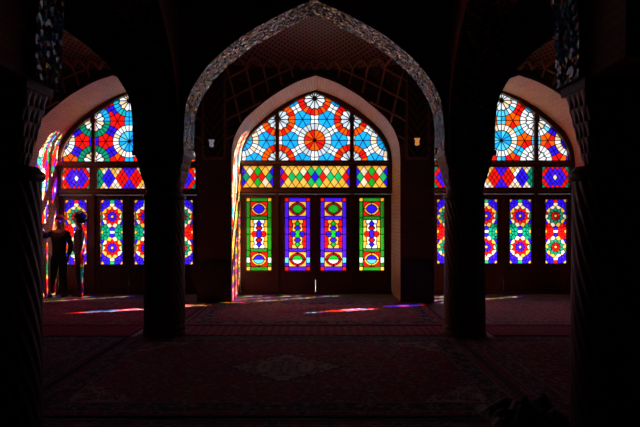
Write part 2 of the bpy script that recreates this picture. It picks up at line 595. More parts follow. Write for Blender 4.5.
class Glazing:
    """one glazed light: a lattice of dark bars holding separate panes. Polygons are given as (x, z) in metres"""
    def __init__(s, name, parent, region=None, joined=False, lw=LW, min_area=.00012):
        s.region = region; s.cells = []; s.joined = joined; s.lw = lw; s.min = min_area; s.name = name; s.parent = parent
    def add(s, poly, colr):
        if s.region: poly = clip_poly(ccw(poly), s.region)
        if len(poly) >= 3 and abs(area(poly)) > s.min: s.cells.append((ccw(clean(poly)), colr))
    def addpx(s, poly, colr): s.add([(wx(x), wz(y)) for x, y in poly], colr)
    def build(s, border=None):
        seen = set(); mb = MB()
        edges = []
        for poly, _ in s.cells:
            for i in range(len(poly)): edges.append((poly[i], poly[(i + 1) % len(poly)]))
        if s.region:
            r = s.region
            for i in range(len(r)): edges.append((r[i], r[(i + 1) % len(r)]))
        for a, b_ in edges:
            key = tuple(sorted([(round(a[0], 3), round(a[1], 3)), (round(b_[0], 3), round(b_[1], 3))]))
            if key in seen or key[0] == key[1]: continue
            seen.add(key)
            dx, dz = b_[0] - a[0], b_[1] - a[1]; L = sqrt(dx * dx + dz * dz)
            if L < .002: continue
            ux, uz = dx / L, dz / L; nx, nz = -uz * s.lw, ux * s.lw
            e = s.lw * .6
            a2 = (a[0] - ux * e, a[1] - uz * e); b2 = (b_[0] + ux * e, b_[1] + uz * e)
            mb.prism_y([(a2[0] + nx, a2[1] + nz), (a2[0] - nx, a2[1] - nz), (b2[0] - nx, b2[1] - nz), (b2[0] + nx, b2[1] + nz)], YW - .005, YW + .004)
        for hx, hz, hr in HUBS:
            if s.region and len(clip_poly([(hx - .001, hz - .001), (hx + .001, hz - .001), (hx, hz + .001)], s.region)) >= 3:
                mb.prism_y([(hx + hr * cos(a * pi / 5), hz + hr * sin(a * pi / 5)) for a in range(10)], YW - .008, YW + .004)
        root = mb.build(s.name, M['lead'], s.parent)
        if s.joined:
            cols = sorted({c for _, c in s.cells})
            pm = MB()
            for poly, c in s.cells:
                q = inset(poly, s.lw * .4)
                if len(q) >= 3: pm.prism_y(q, YW - .002, YW + .002, 1 + cols.index(c), 0)
            o = pm.build('pane', [mclear] + [GM[c] for c in cols], root)
            o['kind'] = 'stuff'
        else:
            for poly, c in s.cells:
                q = inset(poly, s.lw * .4)
                if len(q) < 3: continue
                cx_ = sum(p[0] for p in q) / len(q); cz_ = sum(p[1] for p in q) / len(q)
                pm = MB(); pm.prism_y([(p[0] - cx_, p[1] - cz_) for p in q], -.002, .002, 1, 0)
                pm.build('pane', [mclear, GM[c]], root, loc=(cx_, YW, cz_))
        return root


GL_PROF = [(0, 67.6), (13, 62), (19.4, 58.3), (37, 47.0), (47.6, 39.8), (57, 31.8), (63.6, 24.6), (68.3, 17.6), (72.2, 8.6), (73.6, 0)]

def lunette_outline(cx, yb, sx):
    hp = subdiv_prof(GL_PROF, 3)
    return [(cx - x * sx, yb - z) for x, z in hp[::-1]] + [(cx + x * sx, yb - z) for x, z in hp[1:]]


def pick(*opts): return random.choice(opts)


def lunette(win, cx, yb, yA, d, sx, mull, scheme, pinch=.082):
    out = lunette_outline(cx, yb, sx)
    R = d * .405; r1 = d * .25
    cells = []
    def pol(c, r, a): return (c[0] + r * cos(radians(a)), c[1] - r * sin(radians(a)))
    h = d * sqrt(3) / 2
    cen = []
    for i in range(-3, 4):
        for j in range(-4, 4):
            x = i * h; y = j * d + (d / 2 if i % 2 else 0)
            # sublattice: A where (i even and (x,y) ~ centre of honeycomb)
            jj = round((y - (d / 2 if i % 2 else 0)) / d)
            q = jj; rr = i
            # triangular lattice coordinates (a,b): x=a*h, y=(b + a/2)*d
            a_ = i; b_i = jj - ((i - (i % 2)) // 2)
            kind = 'A' if (a_ - b_i) % 3 == 0 else 'B'
            cen.append((cx + x, yA + y, kind, i, jj))
    for (x, y, kind, i, jj) in cen:
        c = (x, y)
        if kind == 'A':
            for k in range(12):
                cells.append(([c, pol(c, r1, 30 * k), pol(c, r1 * 1.03, 30 * k + 15), pol(c, r1, 30 * k + 30)], scheme('Ain', x, y, k)))
            for k in range(24):
                cells.append(([pol(c, r1, 15 * k), pol(c, R, 15 * k), pol(c, R, 15 * k + 15), pol(c, r1, 15 * k + 15)], scheme('Aring', x, y, k)))
        else:
            for k in range(12):
                a = 30 * k
                cells.append(([pol(c, .9, a + 15), pol(c, r1 * .90, a), pol(c, r1 * 1.03, a + 8), pol(c, r1 * 1.07, a + 15), pol(c, r1 * 1.03, a + 22), pol(c, r1 * .90, a + 30)], scheme('Bin', x, y, k)))
            for k in range(24):
                a = 15 * k
                ra, rb = (r1 * .90, r1 * 1.07) if k % 2 == 0 else (r1 * 1.07, r1 * .90)
                cells.append(([pol(c, ra, a), pol(c, R, a), pol(c, R, a + 15), pol(c, rb, a + 15)], scheme('Bring', x, y, k)))
        # connectors: half of each toward the six neighbours (angles 30+60k)
        for k in range(6):
            a = 30 + 60 * k
            m = pol(c, d / 2, a)
            rx = cos(radians(a + 90)); ry = -sin(radians(a + 90))
            for sg in (-1, 1):
                sm = (m[0] + rx * sg * d * pinch, m[1] + ry * sg * d * pinch)
                cells.append(([m, sm, pol(c, R, a + 15 * sg), pol(c, R, a)], scheme('con', m[0], m[1], k)))
        # stars: centroid directions 0, 60, ...: build only the two stars this centre owns
        for a in (0, 60):
            sc = pol(c, d / sqrt(3), a)
            for k in range(3):
                # rosette directions seen from the star
                ra = a + 180 + 120 * k
                rc = (sc[0] + d / sqrt(3) * cos(radians(ra)), sc[1] - d / sqrt(3) * sin(radians(ra)))
                back = ra + 180
                tip = pol(rc, R, back)
                for sg in (-1, 1):
                    cor = pol(rc, R, back + 15 * sg)
                    # side mid of the adjoining connector
                    ca = back + 30 * sg
                    m = pol(rc, d / 2, ca)
                    rx = cos(radians(ca + 90)); ry = -sin(radians(ca + 90))
                    sm = (m[0] - rx * sg * d * pinch, m[1] - ry * sg * d * pinch)
                    cells.append(([sc, tip, cor, sm], scheme('star', sc[0], sc[1], k * 2 + (sg > 0))))
    W = [(wx(x), wz(y)) for x, y in out]
    HUBS[:] = [(wx(x), wz(y), .030 if kd == 'B' else .018) for x, y, kd, _, _ in cen]
    edges_ = [(-1e3, mull[0] - 1.7), (mull[0] + 1.7, mull[1] - 1.7), (mull[1] + 1.7, 1e3)]
    for x0, x1 in edges_:
        a = wx(max(x0, cx - 200)); b_ = wx(min(x1, cx + 200))
        reg = clip_half(ccw(W), a, 10, a, -10)
        reg = clip_half(reg, b_, -10, b_, 10)
        g = Glazing('leaded_light', win, clean(reg))
        for poly, c in cells: g.addpx(poly, c)
        g.build()
    HUBS[:] = []


# colour schemes of the three lunettes
def scheme_c(part, x, y, k):
    far = abs(x - 314.6) > 60
    if part == 'Ain': return ('cyan' if far else pick('red', 'orange', 'orange', 'red'))
    if part == 'Aring': return pick('cream', 'white', 'grey') if far else pick('grey', 'grey', 'grey', 'white')
    if part == 'Bin': return pick('grey', 'white', 'grey')
    if part == 'Bring': return pick('red', 'orange', 'orange', 'red')
    if part == 'star': return 'cyan'
    # connectors beyond the first ring are deep blue at the very edge
    if y < 105 and abs(x - 314.6) > 14: return 'blue'
    return 'white'


def scheme_l(part, x, y, k):
    dx = x - 129.3
    if part == 'Ain': return pick('cyan', 'cyan', 'sky', 'blue') if k in (9, 10, 11, 0) else pick('cyan', 'sky')
    if part == 'Aring': return pick('white', 'white', 'cream')
    if part == 'Bin': return pick('cream', 'white') if abs(dx) > 20 else pick('white', 'cream')
    if part == 'Bring':
        if abs(dx) < 20: return pick('cyan', 'aqua', 'cyan') if y < 120 else pick('red', 'orange')
        if y < 130 and k < 9: return pick('cyan', 'white', 'teal')
        return 'teal'
    if part == 'star': return pick('red', 'orange') if y > 155 else 'red'
    if y < 112: return pick('blue', 'red', 'blue')
    return 'blue' if abs(dx) > 8 else 'cyan'


def scheme_r(part, x, y, k):
    dx = x - 501.3
    if part == 'Ain': return pick('cyan', 'cyan', 'sky') if abs(dx) < 30 else pick('blue', 'violet')
    if part == 'Aring': return pick('white', 'white', 'cream') if abs(dx) < 30 else pick('cream', 'white', 'cream')
    if part == 'Bin': return pick('white', 'white', 'cream') if y < 150 else pick('white', 'white')
    if part == 'Bring':
        if y > 150: return 'white' if k < 12 and k > 2 else pick('sky', 'teal', 'white')
        if 2 <= k <= 6 and abs(dx) > 20: return pick('teal', 'jade', 'blue')
        return pick('white', 'sky', 'white')
    if part == 'star': return pick('orange', 'red', 'orange') if y < 155 else pick('red', 'orange')
    if y < 112: return pick('blue', 'red')
    if dx > 45: return 'blue'
    return pick('cyan', 'sky')


def diamond_light(win, x0, x1, y0, y1, nx, ny, colf, phase=0.0):
    """diamond lattice: nx diamonds across, ny down; colf(i2, j2) with half steps from the centre"""
    reg = [(wx(x0), wz(y1)), (wx(x1), wz(y1)), (wx(x1), wz(y0)), (wx(x0), wz(y0))]
    g = Glazing('transom_light', win, reg, lw=.007 if ny == 2 else .005)
    hw = (x1 - x0) / nx / 2; hh = (y1 - y0) / ny / 2
    cx_, cy_ = (x0 + x1) / 2, (y0 + y1) / 2
    for i in range(-2 * int(nx) - 2, 2 * int(nx) + 3):
        for j in range(-2 * ny, 2 * ny + 1):
            if (i + j + int(phase)) % 2: continue
            x = cx_ + i * hw; y = cy_ + j * hh
            if x < x0 - hw * .6 or x > x1 + hw * .6 or y < y0 - hh * .6 or y > y1 + hh * .6: continue
            g.addpx([(x - hw, y), (x, y + hh), (x + hw, y), (x, y - hh)], colf(i, j))
    g.build()


def frame_ring(mb, ocx, icx, yb, sx, y0, y1):
    """wood between the masonry opening and the lunette glass, down to the floor"""
    hp = subdiv_prof(GL_PROF, 3)
    wp = subdiv_prof(WIN_PROF, 4)
    def sample(pr, t):
        # by arc length
        L = [0]
        for a, b_ in zip(pr, pr[1:]): L.append(L[-1] + sqrt((a[0] - b_[0]) ** 2 + (a[1] - b_[1]) ** 2))
        s_ = t * L[-1]
        for i in range(len(pr) - 1):
            if L[i] <= s_ <= L[i + 1] + 1e-9:
                q = (s_ - L[i]) / max(1e-9, L[i + 1] - L[i])
                return (pr[i][0] + (pr[i + 1][0] - pr[i][0]) * q, pr[i][1] + (pr[i + 1][1] - pr[i][1]) * q)
        return pr[-1]
    N = 24
    o, i_ = [], []
    for k in range(-N, N + 1):
        sg = -1 if k < 0 else 1
        t = abs(k) / N
        a = sample(wp, t); c = sample(hp, t)
        o.append((ocx + sg * (a[0] + .0), WIN_SPR + a[1]))
        i_.append((wx(icx + sg * c[0] * sx), wz(yb - c[1])))
    for k in range(len(o) - 1):
        mb.prism_y([i_[k], o[k], o[k + 1], i_[k + 1]], y0, y1)
    return i_[0][0], i_[-1][0]


# centre figure panels of the four middle door leaves
def figure_panel(leaf, x0, x1, y0, y1, bar, corner, ring, mid, cornerc, white, edge):
    W = x1 - x0; cx_ = (x0 + x1) / 2
    g = Glazing('leaded_light', leaf, None, min_area=1e-5, lw=.009)
    c = W * .155                       # border width
    xa, xb = x0 + c, x1 - c            # inner column
    H = y1 - y0
    f = lambda t: y0 + H * t
    def rect(a, b_, t0, t1, col): g.addpx([(a, t0), (b_, t0), (b_, t1), (a, t1)], col)
    rows = [0, .052, .25, .30, .695, .745, .945, 1.0]
    yy = [f(r) for r in rows]
    for xx in ((x0, xa), (xb, x1)):
        rect(*xx, yy[0], yy[1], corner); rect(*xx, yy[6], yy[7], corner)
        cuts = [yy[1], yy[2] + 1.8, f(.50), yy[4] + 1.8]
        for a, b_ in zip(cuts, cuts[1:]): rect(*xx, a, b_, bar)
        rect(*xx, cuts[-1], f(.815), bar)
        rect(*xx, f(.815), f(.895), 'sky' if bar == 'violet' else 'pale')  # paler pane colour imitates the bright strip outdoors shining through the glass
        rect(*xx, f(.895), yy[6], bar)
    rect(xa, xb, yy[0], yy[1], bar); rect(xa, xb, yy[2], yy[3], bar)
    rect(xa, xb, yy[4], yy[5], bar); rect(xa, xb, yy[6], yy[7], bar)
    # small boxes: pointed oval, ring in four pieces, four corners
    for n_, (ta, tb) in enumerate(((yy[1], yy[2]), (yy[5], yy[6]))):
        cy_ = (ta + tb) / 2; hw = (xb - xa) / 2; hh = (tb - ta) / 2
        N = 6
        def oval(rx, ry, q, k):
            t = k / N * 90
            sx_ = 1 if q in (0, 3) else -1; sy_ = 1 if q in (0, 1) else -1
            e = .86
            return (cx_ + sx_ * rx * hw * abs(cos(radians(t))) ** 1.15, cy_ - sy_ * ry * hh * abs(sin(radians(t))) ** 1.15)
        inner = []
        for q in (0, 1, 2, 3):
            pts_i = [oval(.62, .62, q, k) for k in range(N + 1)]
            pts_o = [oval(.90, .88, q, k) for k in range(N + 1)]
            g.addpx(pts_i + pts_o[::-1], ring)
            sx_ = 1 if q in (0, 3) else -1; sy_ = 1 if q in (0, 1) else -1
            X = cx_ + sx_ * hw; Y = cy_ - sy_ * hh
            g.addpx(pts_o + [(cx_, Y), (X, Y), (X, cy_)], cornerc)
            inner.append(pts_i)
        ov = lambda q: inner[q]
        top = ov(0) + ov(1)[::-1]; bot = ov(2) + ov(3)[::-1]
        if n_ == 0:
            g.addpx(top + bot[1:-1], mid)
        else:
            g.addpx(top, mid); g.addpx(bot, 'sky' if mid == 'blue' else 'white')  # lower half paler: the same outdoor brightness put into the pane colour
    # the tall middle box: a vertical stem of diamonds and vases with two lobes
    ta, tb = yy[3], yy[4]; cy_ = (ta + tb) / 2; hw = (xb - xa) / 2; hh = (tb - ta) / 2
    def T(u, v, sx_, sy_): return (cx_ + sx_ * u * hw, cy_ - sy_ * v * hh)
    dia, vase, lobe = (('blue', 'crimson', 'red') if mid == 'blue' else ('green', 'blue', 'blue'))
    for sy_ in (1, -1):
        P = lambda pts: [T(u, v, 1, sy_) for u, v in pts] + [T(u, v, -1, sy_) for u, v in pts[::-1] if u > 0]
        g.addpx(P([(0, .96), (.30, .72), (.16, .58)]), dia)
        g.addpx(P([(.16, .58), (.38, .44), (.34, .34), (.12, .27)]), vase)
        for sx_ in (1, -1):
            Q = lambda pts: [T(u, v, sx_, sy_) for u, v in pts]
            g.addpx(Q([(.22, 0), (.34, .17), (.56, .21), (.80, .13), (.84, 0)]), lobe)
            g.addpx(Q([(0, .96), (0, 1), (.62, 1), (.70, .84), (.52, .70), (.30, .72)]), white)
            g.addpx(Q([(.30, .72), (.52, .70), (.56, .5), (.60, .30), (.56, .21), (.34, .17), (.12, .27), (.34, .34), (.38, .44), (.16, .58)]), white)
            g.addpx(Q([(.62, 1), (1, 1), (1, .5), (.56, .5), (.52, .70), (.70, .84)]), edge)
            g.addpx(Q([(.56, .5), (1, .5), (1, 0), (.84, 0), (.80, .13), (.56, .21), (.60, .30)]), edge)
    Dm = [T(0, .27, 1, 1), T(.12, .27, 1, 1), T(.34, .17, 1, 1), T(.22, 0, 1, 1), T(.34, .17, 1, -1), T(.12, .27, 1, -1), T(-.12, .27, 1, -1), T(-.34, .17, 1, -1), T(-.22, 0, 1, 1), T(-.34, .17, 1, 1), T(-.12, .27, 1, 1)]
    g.addpx(Dm, dia)
    # concave pieces: fill instead of half-plane inset
    seen = g.build()
    return seen


def mosaic_panel(leaf, x0, x1, y0, y1, kind):
    """small-piece panel with two ten-petalled rosettes, laid out from seeds"""
    W = (x1 - x0); H = (y1 - y0); cx_, cy_ = (x0 + x1) / 2, (y0 + y1) / 2
    seeds = []
    def add(x, y, c):
        if abs(x) <= W / 2 + .6 and abs(y) <= H / 2 + .6 and all((x - s[0]) ** 2 + (y - s[1]) ** 2 > 1.3 for s in seeds):
            seeds.append((x, y, c))
    main = ('red', 'violet', 'amber') if kind == 'red' else ('teal', 'crimson', 'gold')
    side = ('teal', 'aqua', 'amber') if kind == 'red' else ('red', 'violet', 'amber')
    for sy_ in (-1, 1):
        yc = sy_ * H * .243
        add(0, yc, main[2])
        for k in range(10): add(2.9 * sin(k * pi / 5), yc + 2.9 * cos(k * pi / 5), main[1] if kind == 'red' else pick('crimson', 'red'))
        for k in range(10): add(6.3 * sin(k * pi / 5), yc + 6.3 * cos(k * pi / 5), main[0])
        for k in range(10):
            a = (k + .5) * pi / 5
            add(8.7 * sin(a), yc + 8.7 * cos(a), pick('amber', 'cream'))
    for sx_ in (-1, 1):
        add(sx_ * W * .47, 0, side[2])
        for k in range(8): add(sx_ * W * .5 + 3.6 * cos(k * pi / 4 + .39), 3.6 * sin(k * pi / 4 + .39), side[0])
        for k in range(10): add(sx_ * W * .5 + 6.6 * cos(k * pi / 5 + .3), 6.6 * sin(k * pi / 5 + .3), side[0] if kind == 'red' else 'red')
        for sy_ in (-1, 1):
            add(sx_ * W * .46, sy_ * H * .482, 'amber')
            add(sx_ * W * .34, sy_ * H * .46, 'blue'); add(sx_ * W * .46, sy_ * H * .43, 'blue')
            add(sx_ * W * .36, sy_ * H * .41, 'violet'); add(sx_ * W * .2, sy_ * H * .47, 'blue')
            add(sx_ * W * .22, sy_ * H * .42, 'blue'); add(sx_ * W * .46, sy_ * H * .36, 'blue')
            add(sx_ * W * .46, sy_ * H * .14, 'blue'); add(sx_ * W * .46, sy_ * H * .24, 'teal' if kind == 'red' else 'red')
    for sy_ in (-1, 1):
        add(0, sy_ * 2.8, 'blue'); add(0, sy_ * H * .475, 'jade' if kind == 'red' else 'red'); add(0, sy_ * H * .425, 'cream')
    add(0, 0, 'white')
    for y in range(-30, 31, 4):
        for x in range(-10, 11, 4):
            if all((x - s[0]) ** 2 + (y - s[1]) ** 2 > 7 for s in seeds): add(x + .3, y, pick('blue', 'teal', 'crimson'))
    reg = [(wx(x0), wz(y1)), (wx(x1), wz(y1)), (wx(x1), wz(y0)), (wx(x0), wz(y0))]
    g = Glazing('leaded_light', leaf, None, joined=True, lw=.0058, min_area=1e-5)
    R0 = [(-W / 2, -H / 2), (W / 2, -H / 2), (W / 2, H / 2), (-W / 2, H / 2)]
    for i, (x, y, c) in enumerate(seeds):
        poly = R0
        for j, (x2, y2, _) in enumerate(seeds):
            if i == j: continue
            dx, dy = x2 - x, y2 - y
            if dx * dx + dy * dy > 150: continue
            mx_, my_ = (x + x2) / 2, (y + y2) / 2
            poly = clip_half(poly, mx_, my_, mx_ - dy, my_ + dx)
            if len(poly) < 3: break
        if len(poly) >= 3: g.addpx([(cx_ + p[0], cy_ + p[1]) for p in poly], c)
    g.build()


def zbox(mb, x0, x1, ya, yb_, y0=YW - .06, y1=YW + .03):
    """box from pixel columns and pixel rows on the glass plane"""
    mb.box(wx(x0), wx(x1), y0, y1, wz(yb_), wz(ya))


def door_leaf(idx, x0, x1, gx0, gx1, gy0, gy1, yt, kindf):
    """stiles and rails around a glazed panel, lower wooden panel with raised field"""
    b = MB()
    yb_ = 218 + 1.6 * SB - .9     # just above the floor
    zbox(b, x0, gx0, yt, yb_, YW - .028, YW + .02); zbox(b, gx1, x1, yt, yb_, YW - .028, YW + .02)
    zbox(b, gx0, gx1, yt, gy0, YW - .028, YW + .02); zbox(b, gx0, gx1, gy1, gy1 + 4, YW - .028, YW + .02)
    zbox(b, gx0, gx1, yb_ - 4, yb_, YW - .028, YW + .02)
    leaf = structure(b.build('door_%d' % idx, M['wood']))
    p = MB(); zbox(p, gx0, gx1, gy1 + 4, yb_ - 4, YW - .012, YW + .012)
    p.build('panel', M['wood'], leaf)
    p = MB(); zbox(p, gx0 + 2, gx1 - 2, gy1 + 6, yb_ - 6, YW - .022, YW - .013)
    p.build('raised_field', M['wood'], leaf)
    p = MB()
    t = .8
    zbox(p, gx0 - t, gx0, gy0 - t, gy1 + t, YW - .042, YW - .03); zbox(p, gx1, gx1 + t, gy0 - t, gy1 + t, YW - .042, YW - .03)
    zbox(p, gx0, gx1, gy0 - t, gy0, YW - .042, YW - .03); zbox(p, gx0, gx1, gy1, gy1 + t, YW - .042, YW - .03)
    p.build('moulding', M['wood2'], leaf)
    kindf(leaf)
    return leaf


WINS = {
    'c': dict(n=1, cx=314.7, yb=160.6, yA=140.3, d=41.9, sx=1.0, mull=(277.4, 351.9), sch=scheme_c,
              band=(165.9, 187.6), b1=(242.3, 273.3), b2=(280.4, 349.8), b3=(356.3, 387.2), yt=194,
              gy=(197.8, 270.6), gl=[(246.4, 271.6), (284.9, 310.2), (320.4, 346.4), (359.2, 384.2)], lv=[240.5, 277.4, 315.55, 351.9, 390.5]),
    'l': dict(n=2, cx=129.3, yb=162.0, yA=141.3, d=40.6, sx=.914, mull=(94.2, 164.4), sch=scheme_l,
              band=(168.0, 188.6), b1=(62.7, 90.5), b2=(98.2, 160.4), b3=(168.1, 195.9), yt=195,
              gy=(200.0, 264.4), gl=[(65.7, 87.2), (101.4, 123.1), (134.9, 156.6), (171.5, 193.0)], lv=[59.6, 94.2, 129.3, 164.4, 209.0]),
    'r': dict(n=3, cx=501.3, yb=161.4, yA=140.5, d=40.2, sx=.92, mull=(466.9, 535.7), sch=scheme_r,
              band=(167.0, 187.6), b1=(433.6, 461.4), b2=(469.8, 532.8), b3=(541.2, 569.0), yt=194,
              gy=(199.4, 263.4), gl=[(437.0, 458.3), (475.6, 497.0), (509.3, 530.9), (545.0, 566.2)], lv=[423.0, 466.9, 503.2, 535.7, 572.4]),
}
FL = 218 + 1.6 * SB
dn = 1
for key in ('c', 'l', 'r'):
    w = WINS[key]
    b = MB()
    xi0, xi1 = frame_ring(b, BAY[key], w['cx'], w['yb'], w['sx'], YW - .07, YW + .03)
    xo0, xo1 = BAY[key] - HOP, BAY[key] + HOP
    pl, pr = (xo0 - CX) * SB + 320, (xo1 - CX) * SB + 320
    zs = wz(w['yb']); zb_ = wz(w['yt'])
    # jambs beside the glass down to the door head
    for a, c_ in ((pl, w['b1'][0]), (w['b3'][1], pr)): zbox(b, a, c_, w['yb'], w['yt'])
    zbox(b, w['b1'][0], w['b3'][1], w['yb'], w['band'][0])            # rail under lunette
    zbox(b, w['b1'][0], w['b3'][1], w['band'][1], w['yt'])            # door head
    for a, c_ in ((w['b1'][1], w['b2'][0]), (w['b2'][1], w['b3'][0])): zbox(b, a, c_, w['band'][0], w['band'][1])
    win = structure(b.build('window_%d' % w['n'], M['wood']))
    # mullions in the lunette
    for mx_ in w['mull']:
        dxp = abs(mx_ - w['cx']) / w['sx']
        hgt = prof_z(GL_PROF, dxp)
        m = MB(); zbox(m, mx_ - 1.8, mx_ + 1.8, w['yb'] - hgt - 1, w['yb'], YW - .06, YW + .025)
        m.build('mullion', M['wood'], win)
        # turned boss where the rosette is centred on the mullion
        m = MB(); bx, bz = wx(mx_), wz(w['yA'] - w['d'] / 2)
        m.prism_y([(bx + .065 * cos(a * pi / 6), bz + .065 * sin(a * pi / 6)) for a in range(12)], YW - .075, YW - .055)
        m.build('boss', M['wood'], win)
    # projecting ledge rail and thin mouldings
    m = MB(); zbox(m, pl + .2, pr - .2, w['yb'] + 1.2, w['yb'] + 3.6, YW - .10, YW - .06)
    m.build('moulding', M['wood2'], win)
    m = MB(); zbox(m, pl + .2, pr - .2, w['band'][1] + 2.4, w['band'][1] + 4.0, YW - .09, YW - .06)
    m.build('moulding', M['wood2'], win)
    lunette(win, w['cx'], w['yb'], w['yA'], w['d'], w['sx'], w['mull'], w['sch'], .082 if key == 'c' else .118)
    y0, y1 = w['band']
    if key == 'c':
        def cN(i, j):
            if abs(j) == 2: return pick('amber', 'gold', 'amber')
            if j == 0: return {3: 'teal', 1: 'red'}.get(abs(i), 'amber')
            return {0: 'green', 2: pick('amber', 'cream'), 4: 'blue'}.get(abs(i), 'amber')
        def cN3(i, j):
            r = cN(i, j); return {'teal': 'jade', 'red': 'crimson' if random.random() < .6 else 'red'}.get(r, r)
        def cM(i, j):
            a = abs(i)
            if abs(j) == 2: return pick('amber', 'gold', 'amber')
            if j == 0: return {0: 'blue', 2: 'red', 4: 'jade', 6: 'jade', 8: 'red'}.get(a, 'amber')
            return {1: 'jade', 9: 'violet'}.get(a, pick('amber', 'cream', 'gold'))
        diamond_light(win, *w['b1'], y0, y1, 4, 2, cN, 1)
        diamond_light(win, *w['b2'], y0, y1, 9, 2, cM, 0)
        diamond_light(win, *w['b3'], y0, y1, 4, 2, cN3, 1)
    else:
        edgec = 'teal'
        def sN(i, j):
            if i == 0 and j == 0: return 'white' if key == 'l' else 'cream'
            if abs(i) >= 6 or (abs(i) >= 5 and abs(j) >= 2): return pick('teal', 'white', 'orange') if key == 'l' else 'teal'
            if abs(j) <= 2 and abs(i) + abs(j) <= 4: return 'violet' if random.random() < .6 else 'blue'
            return 'red'
        def sW(i, j):
            a = abs(i)
            for c0, colr in ((3, 'red'), (9, 'blue')):
                if abs(a - c0) + abs(j) <= 2.01: return colr
            if a <= 2 and abs(j) >= 1: return 'violet'
            if a >= 12 and abs(j) < 3: return 'teal'
            return pick('cream', 'amber', 'white', 'cream')
        diamond_light(win, *w['b1'], y0, y1, 6, 3, sN, 0)
        diamond_light(win, *w['b2'], y0, y1, 13.6, 3, sW, 1)
        diamond_light(win, *w['b3'], y0, y1, 6, 3, sN, 0)
    # fixed posts between the leaves and the sill
    for q in (1, 3):
        m = MB(); zbox(m, w['lv'][q] - 1.6, w['lv'][q] + 1.6, w['yt'], FL - .3, YW - .065, YW + .03); m.build('post', M['wood'], win)
    m = MB(); zbox(m, pl, pr, FL - 1.4, FL, YW - .12, YW + .03); m.build('sill', M['wood'], win)
    # door leaves
    for q in range(4):
        a, c_ = w['lv'][q], w['lv'][q + 1]
        a2 = a + (1.6 if q in (1, 3) else .12); c2 = c_ - (1.6 if q in (0, 2) else .12)
        if key != 'c' and q == 0: a2 = pl + .3
        if q == 3: c2 = pr - .3
        if q == 0: a2 = pl + .3
        g0, g1 = w['gl'][q]
        if key == 'c':
            if q in (0, 3):
                kf = lambda leaf: figure_panel(leaf, g0, g1, *w['gy'], 'leaf', 'amber', 'amber', 'blue', 'red', 'white', 'amber')
            else:
                kf = lambda leaf: figure_panel(leaf, g0, g1, *w['gy'], 'violet', 'red', 'crimson', 'green', 'amber', 'amber', 'red')
        else:
            kf = lambda leaf: mosaic_panel(leaf, g0, g1, *w['gy'], 'green' if q in (0, 3) else 'red')
        leaf = door_leaf(dn, a2, c2, g0, g1, w['gy'][0], w['gy'][1], w['yt'] + .15, kf)
        if q in (1, 2):
            hx = c2 - 1.6 if q == 1 else a2 + 1.6
            m = MB(); zc = 1.05
            m.tube([(wx(hx), YW - .03, zc - .07), (wx(hx), YW - .07, zc - .06), (wx(hx), YW - .07, zc + .06), (wx(hx), YW - .03, zc + .07)], .008, 6)
            m.build('handle', M['iron'], leaf)
        if q == 1:
            m = MB(); zbox(m, c2 - .8, c_ + .9, w['yt'] + 1, 279.5, YW - .045, YW - .031); m.build('cover_strip', M['wood'], leaf)
        dn += 1

# ------------------------------------------------------------------ columns
def column_meshes():
    H = 1.86
    # twisted fluted shaft
    nth, nz, fl = 176, 70, 22
    rows = []
    for k in range(nz + 1):
        z = .16 + (H - .16) * k / nz
        r0 = .272 - .012 * k / nz
        row = []
        for j in range(nth):
            th = 2 * pi * j / nth
            ph = fl * (th + 1.5 * z)
            r = r0 + .011 * abs(sin(ph / 2)) - .004
            row.append((r * cos(th), r * sin(th), z))
        rows.append(row)
    b = MB(); b.grid(rows, closed=True); shaft = b.mesh('shaft', True)
    def lathe(prof, seg=48):
        return [[(r * cos(2 * pi * j / seg), r * sin(2 * pi * j / seg), z) for j in range(seg)] for r, z in prof]
    b = MB(); b.grid(lathe([(.0, 0), (.288, 0), (.288, .06), (.28, .08), (.284, .12), (.276, .15), (.268, .17)]), closed=True)
    base = b.mesh('base', False)
    b = MB(); b.grid(lathe([(.262, H - .02), (.285, H), (.292, H + .02), (.285, H + .04), (.262, H + .06), (.25, H + .08)]), closed=True)
    ring = b.mesh('neck_ring', True)
    # honeycomb capital: tiers of small niches growing from round to square
    rows = []
    seg = 128
    z0, z1 = H + .07, BIG_SPR
    tiers = 5
    for t in range(tiers):
        za = z0 + (z1 - .06 - z0) * t / tiers; zb2 = z0 + (z1 - .06 - z0) * (t + 1) / tiers
        ra = .235 + .095 * (t / tiers) ** 1.1; rb = .235 + .095 * ((t + 1) / tiers) ** 1.1
        for s in range(6):
            q = s / 5
            z = za + (zb2 - za) * q
            row = []
            for j in range(seg):
                th = 2 * pi * j / seg
                n_ = 2 + 8 * ((t + q) / tiers)
                se = (abs(cos(th)) ** n_ + abs(sin(th)) ** n_) ** (-1 / n_)
                cell = abs(sin(8 * th + (pi / 2 if t % 2 else 0)))
                lean = ra + (rb - ra) * (q ** 2.2)
                r = lean * se - .022 * (1 - cell) * (1 - q) - .0
                row.append((r * cos(th), r * sin(th) * (.30 / .33), z))
            rows.append(row)
    for r_, z in ((.343, z1 - .06), (.343, z1)):
        row = []
        for j in range(seg):
            th = 2 * pi * j / seg
            m_ = max(abs(cos(th)), abs(sin(th)))
            row.append((r_ * cos(th) / m_, r_ * sin(th) / m_ * (.31 / .343), z))
        rows.append(row)
    b = MB(); b.grid(rows, closed=True); b.face(rows[-1][::1])
    cap = b.mesh('capital', False)
    for m_ in (shaft, base, ring, cap): m_.materials.append(M['column'])
    return dict(shaft=shaft, base=base, neck_ring=ring, capital=cap)

CM = column_meshes()
def column(x, y, label, near=False):
    root = empty('carved_column', (x, y, 0), label, 'column', 'columns of the prayer hall')
    for nm in ('base', 'shaft', 'neck_ring', 'capital'):
        o = bpy.data.objects.new(nm, CM[nm]); COL.objects.link(o); o.parent = root
        if near and nm == 'capital': o.scale = (.84, .56, 1)

